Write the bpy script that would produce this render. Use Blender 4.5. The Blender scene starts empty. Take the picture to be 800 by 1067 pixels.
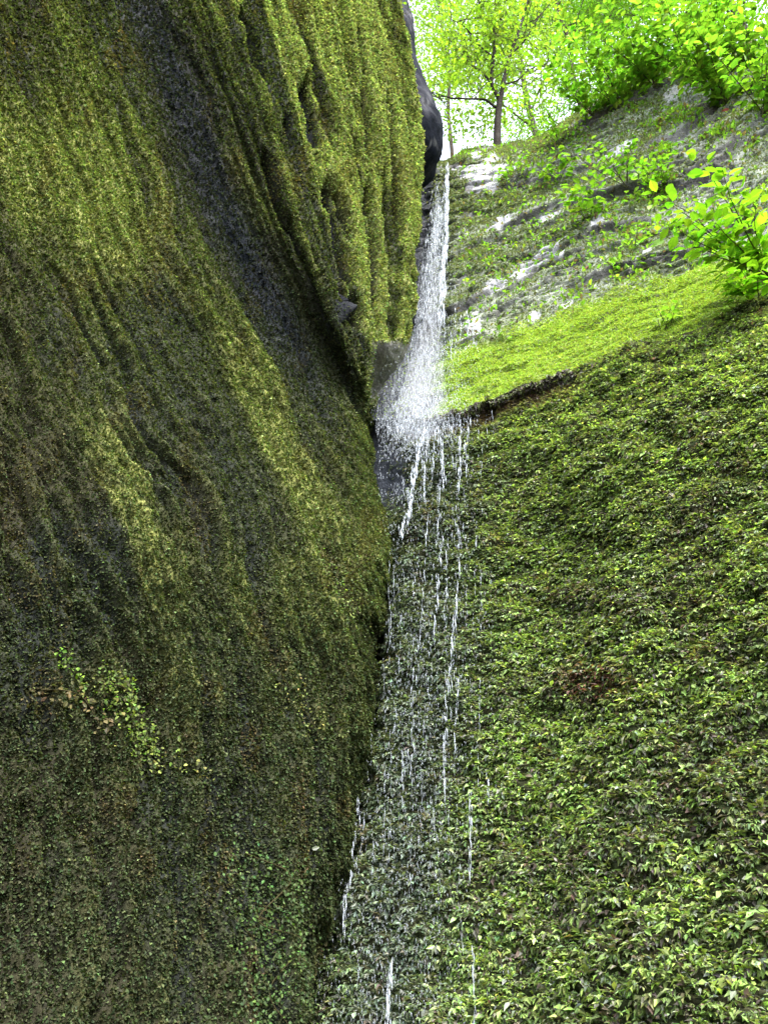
import bpy, math, random
import numpy as np
from mathutils import Vector, Matrix
random.seed(7); RNG = np.random.default_rng(11)
C = bpy.context.scene.collection

# ------------------------------------------------------------------ camera model
PITCH = math.radians(30.0); F = 790.0; EYE = 1.6
ca, sa = math.cos(PITCH), math.sin(PITCH)
def pt(px, py, Y):
    """world point lying Y metres ahead of the viewer in the direction (px,py)"""
    px, py, Y = np.broadcast_arrays(np.asarray(px, float), np.asarray(py, float), np.asarray(Y, float))
    xc = (px-400)/F; yc = (533.5-py)/F
    t = Y/(ca-yc*sa)
    return np.stack([xc*t, Y, (sa+yc*ca)*t+EYE], -1)

# ------------------------------------------------------------------ noise
def _h(ix, iy, iz):
    h = (ix.astype(np.int64)*374761393 + iy.astype(np.int64)*668265263 + iz.astype(np.int64)*2147483647*3) & 0xffffffff
    h = ((h ^ (h >> 13))*1274126177) & 0xffffffff
    h = ((h ^ (h >> 16))*2246822519) & 0xffffffff
    return ((h ^ (h >> 15)) & 0xffff)/32767.5-1
def noise(x, y, z=0.0):
    x, y, z = np.broadcast_arrays(np.asarray(x, float), np.asarray(y, float), np.asarray(z, float))
    ix, iy, iz = np.floor(x), np.floor(y), np.floor(z)
    fx, fy, fz = x-ix, y-iy, z-iz
    s = lambda t: t*t*t*(t*(t*6-15)+10)
    u, v, w = s(fx), s(fy), s(fz)
    r = 0
    for dx in (0, 1):
        for dy in (0, 1):
            for dz in (0, 1):
                r = r + _h(ix+dx, iy+dy, iz+dz)*(u if dx else 1-u)*(v if dy else 1-v)*(w if dz else 1-w)
    return r
def fbm(x, y, z=0.0, o=4, g=0.5):
    r = 0; a = 1; n = 0
    for k in range(o):
        r = r + a*noise(np.asarray(x)*2**k+17.3*k, np.asarray(y)*2**k+5.1*k, np.asarray(z)*2**k+9.7*k); n += a; a *= g
    return r/n
def sm(x, a, b):
    t = np.clip((np.asarray(x, float)-a)/(b-a), 0, 1); return t*t*(3-2*t)
def curve(x, pts):
    p = np.array(pts, float); return np.interp(x, p[:, 0], p[:, 1])
def smcurve(x, pts, r=12):
    return sum(curve(np.asarray(x)+d*r, pts) for d in (-1, -.5, 0, .5, 1))/5
def mix(a, b, t):
    t = np.asarray(t)[..., None]; return np.asarray(a)*(1-t)+np.asarray(b)*t
def unit(v):
    return v/np.maximum(np.linalg.norm(v, axis=-1, keepdims=True), 1e-9)

# ------------------------------------------------------------------ mesh helpers
def mk(name, V, Fc, mat, col=None, parent=None, smooth=True):
    me = bpy.data.meshes.new(name)
    V = np.ascontiguousarray(V, np.float32).reshape(-1, 3); Fc = np.ascontiguousarray(Fc, np.int32)
    nf, k = Fc.shape
    me.vertices.add(len(V)); me.vertices.foreach_set('co', V.ravel())
    me.loops.add(nf*k); me.loops.foreach_set('vertex_index', Fc.ravel())
    me.polygons.add(nf); me.polygons.foreach_set('loop_start', np.arange(0, nf*k, k, dtype=np.int32))
    me.polygons.foreach_set('use_smooth', np.full(nf, smooth))
    me.update(calc_edges=True)
    if col is not None:
        a = me.color_attributes.new('Col', 'FLOAT_COLOR', 'POINT')
        c = np.ones((len(V), 4), np.float32); c[:, :3] = np.asarray(col).reshape(-1, 3); a.data.foreach_set('color', c.ravel())
    me.materials.append(mat)
    o = bpy.data.objects.new(name, me); C.objects.link(o)
    if parent is not None: o.parent = parent
    return o
def gridfaces(n, m, flip=False):
    i = np.arange((n-1)*m).reshape(n-1, m)[:, :-1]
    f = np.stack([i, i+1, i+m+1, i+m], -1).reshape(-1, 4)
    return f[:, ::-1] if flip else f
def gnormals(P, toward=None):
    du = np.gradient(P, axis=1); dv = np.gradient(P, axis=0)
    n = unit(np.cross(du, dv)); return n
def empty(name, loc):
    o = bpy.data.objects.new(name, None); C.objects.link(o); o.location = loc; o.empty_display_size = .2; return o
def tag(o, label=None, cat=None, group=None, kind=None):
    if label: o['label'] = label
    if cat: o['category'] = cat
    if group: o['group'] = group
    if kind: o['kind'] = kind
    return o

T_DIA = (np.array([[0, 0, 0], [.45, -.5, .10], [.5, 0, -.02], [.45, .5, .10], [1, 0, -.16]]),
         np.array([[0, 1, 2], [0, 2, 3], [1, 4, 2], [2, 4, 3]]))
T_TRI = (np.array([[0, -.18, 0], [0, .18, 0], [.55, .5, .12], [1, 0, -.12], [.55, -.5, .12]]),
         np.array([[0, 1, 2], [0, 2, 3], [0, 3, 4]]))
T_OVAL = (np.array([[0, 0, 0], [.22, -.34, .06], [.22, .34, .06], [.55, -.44, .06], [.55, .44, .06], [.82, -.22, 0], [.82, .22, 0], [1, 0, -.10], [.25, 0, -.02], [.6, 0, -.04]]),
          np.array([[0, 1, 8], [0, 8, 2], [1, 3, 8], [3, 9, 8], [8, 9, 4], [8, 4, 2], [3, 5, 9], [5, 7, 9], [9, 7, 6], [9, 6, 4]]))
def leafmesh(name, pos, d, n, L, W, col, mat, tpl=T_DIA, parent=None, smooth=False):
    d = unit(d); s = unit(np.cross(n, d)); n = np.cross(d, s)
    tv, tf = tpl; N = len(pos); k = len(tv)
    V = pos[:, None, :] + d[:, None]*(tv[None, :, 0:1]*L[:, None, None]) + s[:, None]*(tv[None, :, 1:2]*W[:, None, None]) + n[:, None]*(tv[None, :, 2:3]*L[:, None, None])
    Fc = (tf[None]+np.arange(N)[:, None, None]*k).reshape(-1, 3)
    cc = np.repeat(np.asarray(col)[:, None, :], k, 1)
    if parent is not None: V = V-np.array(parent.location)
    return mk(name, V, Fc, mat, cc, parent, smooth)

def tube(paths, sides=7):
    """paths: list of (points Nx3, radii N) -> V,F of capped tubes"""
    Vs, Fs, b = [], [], 0
    for P, R in paths:
        P = np.asarray(P, float); R = np.asarray(R, float); n = len(P)
        T = unit(np.gradient(P, axis=0)); a = unit(np.cross(T, np.array([.31, .87, .37]))); c = np.cross(T, a)
        th = np.arange(sides)/sides*2*math.pi
        ring = a[:, None]*np.cos(th)[None, :, None]+c[:, None]*np.sin(th)[None, :, None]
        Vs.append((P[:, None]+ring*R[:, None, None]).reshape(-1, 3))
        i = np.arange(n-1)[:, None]*sides; j = np.arange(sides)[None]; j2 = (j+1) % sides
        Fs.append(np.stack([i+j, i+j2, i+sides+j2, i+sides+j], -1).reshape(-1, 4)+b); b += n*sides
    return np.concatenate(Vs), np.concatenate(Fs)
def spline(P, n=8):
    P = np.asarray(P, float); out = []
    Q = np.vstack([2*P[0]-P[1], P, 2*P[-1]-P[-2]])
    for i in range(len(P)-1):
        a, b, c, d = Q[i:i+4]
        for t in np.arange(n)/n:
            out.append(.5*((2*b)+(-a+c)*t+(2*a-5*b+4*c-d)*t*t+(-a+3*b-3*c+d)*t**3))
    out.append(P[-1]); return np.array(out)

# ------------------------------------------------------------------ materials
def new_mat(name):
    m = bpy.data.materials.new(name); m.use_nodes = True; nt = m.node_tree
    b = nt.nodes['Principled BSDF']; return m, nt, b
def mat_rock(name, rough=.75, bump=.5, scale=40, wet=.0):
    m, nt, b = new_mat(name); N = nt.nodes.new; Lk = nt.links.new
    a = N('ShaderNodeAttribute'); a.attribute_name = 'Col'
    g = N('ShaderNodeNewGeometry')
    n1 = N('ShaderNodeTexNoise'); n1.inputs['Scale'].default_value = scale; n1.inputs['Detail'].default_value = 8; n1.inputs['Roughness'].default_value = .7
    n2 = N('ShaderNodeTexNoise'); n2.inputs['Scale'].default_value = scale*.16; n2.inputs['Detail'].default_value = 5
    for q in (n1, n2): Lk(g.outputs['Position'], q.inputs['Vector'])
    r = N('ShaderNodeMapRange'); r.inputs[1].default_value = .3; r.inputs[2].default_value = .7; r.inputs[3].default_value = .55; r.inputs[4].default_value = 1.45
    Lk(n1.outputs['Fac'], r.inputs[0])
    mx = N('ShaderNodeVectorMath'); mx.operation = 'SCALE'
    Lk(a.outputs['Color'], mx.inputs[0]); Lk(r.outputs[0], mx.inputs['Scale'])
    Lk(mx.outputs[0], b.inputs['Base Color'])
    r2 = N('ShaderNodeMapRange'); r2.inputs[1].default_value = .35; r2.inputs[2].default_value = .65; r2.inputs[3].default_value = rough-.2; r2.inputs[4].default_value = rough+.15
    Lk(n2.outputs['Fac'], r2.inputs[0]); Lk(r2.outputs[0], b.inputs['Roughness'])
    b.inputs['Specular IOR Level'].default_value = .35+wet if wet > -.15 else .04
    bp = N('ShaderNodeBump'); bp.inputs['Strength'].default_value = bump; bp.inputs['Distance'].default_value = .03
    Lk(n1.outputs['Fac'], bp.inputs['Height']); Lk(bp.outputs[0], b.inputs['Normal'])
    return m
def mat_leaf(name, rough=.5, transl=.3, spec=.4, tint=(1.35, 1.35, .55)):
    m, nt, b = new_mat(name); N = nt.nodes.new; Lk = nt.links.new
    a = N('ShaderNodeAttribute'); a.attribute_name = 'Col'
    Lk(a.outputs['Color'], b.inputs['Base Color']); b.inputs['Roughness'].default_value = rough
    b.inputs['Specular IOR Level'].default_value = spec
    t = N('ShaderNodeBsdfTranslucent')
    v = N('ShaderNodeVectorMath'); v.operation = 'MULTIPLY'; v.inputs[1].default_value = tint
    Lk(a.outputs['Color'], v.inputs[0]); Lk(v.outputs[0], t.inputs['Color'])
    x = N('ShaderNodeMixShader'); x.inputs[0].default_value = transl
    Lk(b.outputs[0], x.inputs[1]); Lk(t.outputs[0], x.inputs[2])
    Lk(x.outputs[0], nt.nodes['Material Output'].inputs['Surface'])
    return m
def mat_water(name, opac=.7):
    m, nt, b = new_mat(name); N = nt.nodes.new; Lk = nt.links.new
    b.inputs['Base Color'].default_value = (.64, .70, .78, 1); b.inputs['Roughness'].default_value = .15
    b.inputs['IOR'].default_value = 1.33; b.inputs['Specular IOR Level'].default_value = .8
    t = N('ShaderNodeBsdfTransparent'); x = N('ShaderNodeMixShader'); x.inputs[0].default_value = opac
    Lk(t.outputs[0], x.inputs[1]); Lk(b.outputs[0], x.inputs[2]); Lk(x.outputs[0], nt.nodes['Material Output'].inputs['Surface'])
    return m
M_ROCK = mat_rock('mossy_rock', .85, .6, 45, -.2)
M_SLOPE = mat_rock('slope_rock', .7, .8, 30, -.1)
M_DARK = mat_rock('wet_dark_rock', .8, .7, 14, -.2)
M_MOSS = mat_leaf('fine_moss', .85, .22, .07)
M_FROND = mat_leaf('wet_fronds', .55, .32, .28)
M_LEAF = mat_leaf('tree_leaves', .5, .55, .35, (1.2, 1.45, .5))
M_PLANT = mat_leaf('plant_leaves', .5, .5, .25, (1.15, 1.4, .5))
M_BARK = mat_rock('bark', .85, .8, 25, -.2)
M_WATER = mat_water('falling_water', .45)
M_SPRAY = mat_water('spray_drops', .33)
M_VEIL = mat_water('falling_veil', .17)

# ------------------------------------------------------------------ LEFT CLIFF
SIL = [(-300, 405), (0, 419), (60, 428), (120, 436), (180, 440), (260, 436), (330, 432), (352, 429), (372, 421), (392, 405), (410, 394), (450, 390), (490, 389), (520, 391),
       (560, 400), (590, 406), (620, 402), (680, 396), (760, 384), (860, 366), (960, 342), (1067, 315), (1300, 262)]
GROOVE = [(-300, 95), (0, 180), (60, 205), (120, 228), (180, 250), (240, 275), (300, 305), (360, 335), (410, 362), (460, 386), (520, 420), (700, 480), (1300, 520)]
def left_surface():
    nv, nu = 900, 460
    py = np.linspace(-260, 1290, nv)[:, None]
    s = smcurve(py, SIL, 8); s = s + 2.0*fbm(py/22, 3.1, 0, 3)*sm(py, -50, 20)
    u = np.linspace(0, 1, nu)[None]
    px = -240+(s+240)*u
    G = smcurve(py, GROOVE, 20)
    # distance of the plain wall
    Yl = curve(py, [(-260, 3.9), (0, 3.7), (300, 3.3), (600, 3.0), (1067, 2.7), (1300, 2.6)])
    Yr = curve(py, [(-260, 6.6), (0, 6.6), (350, 6.4), (480, 6.0), (600, 5.6), (1067, 4.9), (1300, 4.7)])
    a = np.clip((px-0)/400, -.6, 1.1)
    Y = Yl+(Yr-Yl)*np.where(a > 0, a**1.15, a*.9)
    across = px-G
    fin = sm(across, -14+12*sm(py, 200, 330), 62-36*sm(py, 200, 330))*(1-sm(py, 345, 470)*1.0)
    Y = Y - (.20+.20*sm(py, 180, 330))*fin
    # the dark recess left of the fin
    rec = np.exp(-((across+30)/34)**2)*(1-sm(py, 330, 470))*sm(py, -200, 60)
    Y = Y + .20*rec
    # underside of the fin: rock drawn back
    und = sm(py, 344, 352)*(1-sm(py, 405, 425))*sm(px, 382, 393)
    Y = Y + und*(.42*sm(py, 344, 400)-.14*np.exp(-((px-408)/15)**2))
    # bulge of the lower wall
    Y = Y - .22*np.exp(-((px-150)/130)**2-((py-480)/260)**2) + .18*np.exp(-((px-40)/90)**2-((py-250)/200)**2)
    # edge rolls away from the viewer
    e = s-px
    Y = Y + .45*(1-sm(e, 0, 34))**2*sm(py, 380, 470) + .2*(1-sm(e, 0, 14))**2
    P = pt(px, py, Y); Nn = gnormals(P)
    Nn = Nn*np.sign((Nn*(-P+np.array([0, 0, EYE]))).sum(-1, keepdims=True))
    # streak-following coordinates
    fn = np.clip(across/np.maximum(s-G, 20), -.2, 1.2)
    finm = sm(across, 0, 20)*(1-sm(py, 400, 470))
    q1 = across/26; q2 = py/190
    lump = fbm(q1, q2, 0, 4)
    finlump = fbm(fn*20+fbm(py/120, fn*3, 4, 2)*1.1, py/260, 3.3, 4, .6)
    rid2 = fbm(fn*30+.8*.5*noise(py/70, fn*5, 27), py/300, 28.8, 3)
    rid = 1-np.abs(fbm(fn*16+.9*noise(py/90, fn*4, 7), py/330, 8.8, 3))*2.2
    D = .07*lump*(1-finm)*(1-.3*sm(py, 500, 750)) + finm*(.13*finlump+.07*(.5-2.2*np.abs(fbm(fn*17+.8*noise(py/110, fn*3, 17), py/420, 18.8, 3))))
    st1 = fbm(across/4.5+1.5*noise(px/60, py/60, 1), py/60, 41, 3); st2 = fbm(across/13+1.2*noise(px/80, py/90, 2), py/190, 43, 3)
    crackm = sm(rid, .82, 1.0)*finm*sm(fbm(fn*5, py/140, 5.5, 2), -.1, .25)
    D = D - .10*crackm
    # the named slits
    def slit(pts, w, dep):
        yy = [p[1] for p in pts]; xx = np.interp(py, yy, [p[0] for p in pts])
        k = sm(py, yy[0]-4, yy[0]+18)*(1-sm(py, yy[-1]-22, yy[-1]+4))
        return np.exp(-((px-xx-1.5*noise(py/15, 2.2))/(1.35*w*np.maximum(k, .15)))**2)*k
    S = 0
    for pts, w in [([(317, 70), (324, 110), (336, 165)], 5), ([(341, 180), (350, 220), (361, 275), (366, 305)], 5), ([(298, 110), (306, 160)], 3),
                   ([(248, 0), (262, 40), (276, 90)], 4), ([(367, 300), (374, 330), (380, 350)], 4), ([(349, 190), (358, 210), (372, 262)], 2.5), ([(384, 180), (394, 260), (398, 330)], 2.2),
                   ([(300, 215), (322, 300), (345, 350)], 3), ([(275, 150), (290, 215), (300, 250)], 3), ([(405, 90), (413, 170), (418, 260)], 1.8), ([(372, 20), (386, 120), (392, 170)], 1.8)]:
        S = np.maximum(S, slit(pts, w, 1))
    D = D + (.045*st1+.075*st2)*(1-.5*finm)
    D = D - .34*S - .05*finm*sm(-rid2, .05, .3)
    W = P*1.0
    D = D + .035*fbm(W[..., 0]*3, W[..., 1]*3, W[..., 2]*2.2, 4) + .030*fbm(W[..., 0]*20, W[..., 1]*20, W[..., 2]*14, 3) + .05*fbm(px/34, py/420, 66, 3)*sm(py, 380, 600)*(1-finm)
    D = D*(1-.7*und*sm(py, 350, 356))
    P = P+Nn*D[..., None]
    # ---- base colour: where moss sits, where rock is bare, and the recess shade painted in
    yel = sm(fbm(q1*.55, q2*.8, 11, 4), -.18, .3)
    dark = sm(-fbm(px/120, py/170, 21, 4), -.12, .35)
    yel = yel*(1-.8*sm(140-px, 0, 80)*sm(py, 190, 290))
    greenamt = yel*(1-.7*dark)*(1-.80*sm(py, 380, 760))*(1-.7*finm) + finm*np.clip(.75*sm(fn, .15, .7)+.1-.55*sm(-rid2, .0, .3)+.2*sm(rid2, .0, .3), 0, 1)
    greenamt = greenamt + .5*np.exp(-((across+88)/36)**2)*sm(py, 20, 160)*(1-sm(py, 520, 660))*(1-.5*dark)
    greenamt = greenamt+(.55*st1+.75*st2)*(.35+.65*np.clip(greenamt*2, 0, 1))
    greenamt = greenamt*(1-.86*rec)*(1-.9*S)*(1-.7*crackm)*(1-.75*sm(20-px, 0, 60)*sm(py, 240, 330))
    greenamt = np.clip(greenamt + .10*np.exp(-((px-250)/110)**2-((py-420)/150)**2)+.35*np.exp(-((px-60)/70)**2-((py-160)/120)**2)+.3*sm(px, 330, 380)*sm(py, 430, 560)*(1-sm(py, 600, 700)), 0, 1)
    rockc = mix([.030, .025, .018], [.020, .021, .024], sm(fbm(px/60, py/120, 2, 3), -.3, .3))
    rockc = mix(rockc, [.006, .008, .013], rec*.95)  # dark rock, with recess shade and blue sky tint painted into its colour
    mossd = np.array([.018, .024, .010]); mossl = np.array([.17, .18, .055])
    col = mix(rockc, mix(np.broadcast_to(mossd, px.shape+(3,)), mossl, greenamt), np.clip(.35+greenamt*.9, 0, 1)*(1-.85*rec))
    graym = und*sm(py, 350, 360)
    col = mix(col, mix(np.broadcast_to([.17, .165, .16], px.shape+(3,)), [.09, .09, .09], sm(fbm(px/7, py/30, 3, 3), -.1, .4)), graym)
    col = mix(col, [.008, .009, .013], np.clip(S*1.3+crackm*.5, 0, .9))
    return px, py+0*px, P, Nn, col, greenamt, dict(rec=rec, S=S, und=graym, finm=finm, fn=fn, across=across, dark=dark)
LP = left_surface()
px, py, P, Nn, col, green, Lm = LP
# back side: wrap around the edge; side: on past the viewer; top: plateau
back = []
for k, (dx, dy) in enumerate([(-.06, .12), (-.22, .4), (-.8, 1.0), (-3, 3.2), (-9, 8)]):
    b = P[:, -1]+np.array([dx, dy, 0]); back.append(b)
lefts = []
for k, (X, Yv) in enumerate([(-7.0, -14), (-4.2, -7), (-2.9, -2.5), (-2.4, .0), (-2.2, 1.2)]):
    z = P[:, 0, 2]; b = np.stack([np.full_like(z, X)-.10*(z-1.6)+.25*fbm(z/2, k*3.1, 0, 3), np.full_like(z, Yv), z], -1); lefts.append(b)
Pf = np.concatenate([np.stack(lefts, 1), P, np.stack(back, 1)], 1)
Cf = np.concatenate([np.repeat(col[:, :1], 5, 1), col, np.repeat(col[:, -1:], 5, 1)], 1)
tops = [Pf[0]+np.array([-dx, .2*dx, .3*dx])-np.array([0, 0, 0]) for dx in (14, 6, 2, .6)]
Pf = np.concatenate([np.stack(tops, 0), Pf], 0); Cf = np.concatenate([np.repeat(Cf[:1], 4, 0), Cf], 0)
foot = Pf[-1].copy(); foot[:, 2] = -.4
Pf = np.concatenate([Pf, foot[None]], 0); Cf = np.concatenate([Cf, Cf[-1:]], 0)
n_, m_ = Pf.shape[:2]
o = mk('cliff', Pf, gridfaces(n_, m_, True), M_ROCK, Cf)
tag(o, 'tall dark mossy sandstone cliff on the left with a fluted bright green fin overhanging its top', kind='structure')

def sample(P, Nn, w, N, arrs=()):
    """random points on a grid surface, weight per cell w (times cell area)"""
    A = np.linalg.norm(np.cross(P[1:, :-1]-P[:-1, :-1], P[:-1, 1:]-P[:-1, :-1]), axis=-1)*w[:-1, :-1]
    c = np.cumsum(A.ravel()); k = np.searchsorted(c, RNG.random(N)*c[-1]); k = np.minimum(k, c.size-1)
    i, j = np.unravel_index(k, A.shape); a = RNG.random((N, 1)); b = RNG.random((N, 1))
    def g(X):
        if X.ndim == 2: X = X[..., None]
        r = (X[i, j]*(1-a)*(1-b)+X[i+1, j]*a*(1-b)+X[i, j+1]*(1-a)*b+X[i+1, j+1]*a*b)
        return r
    return [g(P), unit(g(Nn))]+[g(x) if x.ndim == 3 else g(x)[:, 0] for x in arrs]

def camdist(p):
    return np.linalg.norm(p-np.array([0, 0, EYE]), axis=-1)
def vary(c, n, amt=.3, hue=.12):
    k = np.exp(RNG.normal(0, amt, (n, 1))); h = 1+RNG.normal(0, hue, (n, 3)); return np.clip(np.asarray(c)*k*h, .002, .9)

Nl = gnormals(P); Nl = Nl*np.sign((Nl*(-P+np.array([0, 0, EYE]))).sum(-1, keepdims=True))
inframe = sm(px, -60, -10)*sm(py, -70, -20)*(1-sm(py, 1110, 1140))
dist = camdist(P)
w = inframe*(.42+.62*np.clip(.3+green, 0, 1))*(1-.25*Lm['rec'])*(1-.97*np.clip(Lm['S'], 0, 1))*(1-Lm['und'])/dist**1.7
NL = 540000
p, n, c_, g_, x_, y_, fm = sample(P, Nl, w, NL, (col, green, px, py, Lm['finm']))
up = np.array([0, 0, 1.0])
d = n*.75+up*(-.35)+RNG.normal(0, .5, (NL, 3))
nn = up*1.0+n*.6+RNG.normal(0, .45, (NL, 3))
dd = camdist(p)
L = dd*RNG.uniform(.0017, .0038, NL)*(1+.50*sm(y_, 450, 800)); Wd = L*RNG.uniform(.5, .85, NL)
lowm = sm(y_, 420, 800)
fm = sm(x_-smcurve(y_, GROOVE, 20), 10, 60)*(1-sm(y_, 400, 470))
cl = mix(np.broadcast_to([.036, .048, .021], (NL, 3)), [.125, .165, .06], np.clip(g_*1.0+.15*RNG.normal(0, 1, NL), 0, 1))
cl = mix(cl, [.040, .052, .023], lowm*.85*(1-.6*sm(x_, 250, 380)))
cl = mix(cl, [.24, .30, .12], .65*sm(g_, .35, .8)*fm)
brown = sm(fbm(x_/24, y_/60, 31, 3), .2, .45)
cl = mix(cl, [.10, .075, .035], brown*.65*RNG.random(NL))
cl = mix(cl, [.012, .015, .022], np.exp(-((x_-smcurve(y_, GROOVE, 20)+30)/34)**2)*(1-sm(y_, 330, 470))*.8)  # moss in the recess gets the same painted shade and sky tint
cl = vary(cl, NL, .42, .10)
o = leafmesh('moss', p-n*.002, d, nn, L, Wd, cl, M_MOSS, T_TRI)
tag(o, 'fine olive and yellow green moss coating the left cliff and its fluted fin', kind='stuff')

# ------------------------------------------------------------------ RIGHT SIDE: wall below the ledge, slope above it
LEDGE = [(200, 452), (380, 442), (430, 436), (470, 430), (510, 417), (560, 396), (600, 385), (650, 370), (700, 351), (750, 334), (800, 317), (1200, 190)]
SKYL = [(200, 190), (380, 178), (466, 166), (480, 158), (500, 153), (530, 149), (560, 143), (590, 124), (630, 96), (670, 76), (720, 58), (800, 40), (900, 15), (1200, -80)]
def Yledge(px): return curve(px, [(200, 6.9), (400, 6.5), (600, 5.8), (800, 4.9), (1200, 3.6)])
def Ysky(px): return curve(px, [(200, 9.6), (466, 9.0), (600, 8.3), (800, 6.9), (1200, 4.8)])
def Ybot(px): return curve(px, [(100, 5.6), (300, 4.9), (500, 4.2), (800, 3.3), (1200, 2.3)])
def right_wall():
    nv, nu = 620, 620
    v = np.linspace(0, 1, nv)[:, None]; u = np.linspace(0, 1, nu)[None]
    pyr = 430+v*860
    left = smcurve(pyr, SIL, 8)-34
    px = left+(1190-left)*u
    e = smcurve(px, LEDGE, 10)+(5*fbm(px/30, 1.7, 0, 3)+1.2*noise(px/9, 4.4)); py = e+(1290-e)*v
    Y = Ybot(px)+(Yledge(px)-Ybot(px))*(1-sm((py-e)/(1290-e), 0, 1)*.35-v*.65)
    # overhung dark strip below the lip, fading to the right
    dlip = py-e
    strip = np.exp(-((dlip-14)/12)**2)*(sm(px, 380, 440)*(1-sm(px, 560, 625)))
    Y = Y + .14*strip - .05*np.exp(-(dlip/5)**2)*(1-sm(px, 540, 600))
    Y = Y-.42*(1-np.exp(-np.maximum(dlip, 0)/42))*sm(px, 545, 680)
    # behind the crack
    g = px-smcurve(py, SIL, 8)
    Y = Y+.75*(1-sm(g, -8, 26))*sm(py, 530, 620)+.30*(1-sm(g, -10, 50))*(1-sm(py, 500, 590))
    P = pt(px, py, Y); N0 = gnormals(P); N0 = N0*np.sign((N0*(-P+np.array([0, 0, EYE]))).sum(-1, keepdims=True))
    W = P
    wetd = np.exp(-(np.clip(px-curve(py, [(430, 440), (700, 440), (1067, 400)]), -300, 300)/60)**2)
    D = .09*fbm(W[..., 0]*1.3, W[..., 1]*1.3, W[..., 2]*1.6, 3)+.075*fbm(W[..., 0]*5.5, W[..., 1]*5.5, W[..., 2]*7.5, 3)+.075*np.abs(fbm(W[..., 0]*9+2*noise(W[..., 2]*3, 1), W[..., 1]*9, W[..., 2]*14, 2))+.02*fbm(W[..., 0]*19, W[..., 1]*19, W[..., 2]*26, 2)
    bare = np.clip((1-sm(g+7*fbm(py/18, px/12, 2, 2), 28, 46))*(1-sm(py, 505, 560)) + strip*.8, 0, 1)
    P = P+N0*(D*(1-.7*bare))[..., None]
    col = mix(np.broadcast_to([.032, .042, .017], px.shape+(3,)), [.045, .045, .024], sm(fbm(px/20, py/14, 4, 3), -.2, .3))
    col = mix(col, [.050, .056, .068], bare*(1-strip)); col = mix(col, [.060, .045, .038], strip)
    return px, py, P, col, dict(g=g, strip=strip, bare=bare, dlip=dlip, wet=wetd)
rpx, rpy, RP, rcol, Rm = right_wall()
nv, nu = rpx.shape
rights = [RP[:, -1]*0+np.stack([np.full(nv, X)+.12*(RP[:, -1, 2]-1.6), np.full(nv, Yv), RP[:, -1, 2]], -1) for X, Yv in [(2.6, .8), (2.9, -2.5), (4.2, -7), (7, -14)]]
Pf = np.concatenate([RP, np.stack(rights, 1)], 1); Cf = np.concatenate([rcol, np.repeat(rcol[:, -1:], 4, 1)], 1)
foot = Pf[-1].copy(); foot[:, 2] = -.4
Pf = np.concatenate([Pf, foot[None]], 0); Cf = np.concatenate([Cf, Cf[-1:]], 0)
o = mk('rock_wall', Pf, gridfaces(*Pf.shape[:2]), M_ROCK, Cf); o['kind'] = 'structure'
o['label'] = 'steep wet rock wall on the right, hung with leafy moss below the ledge'

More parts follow.
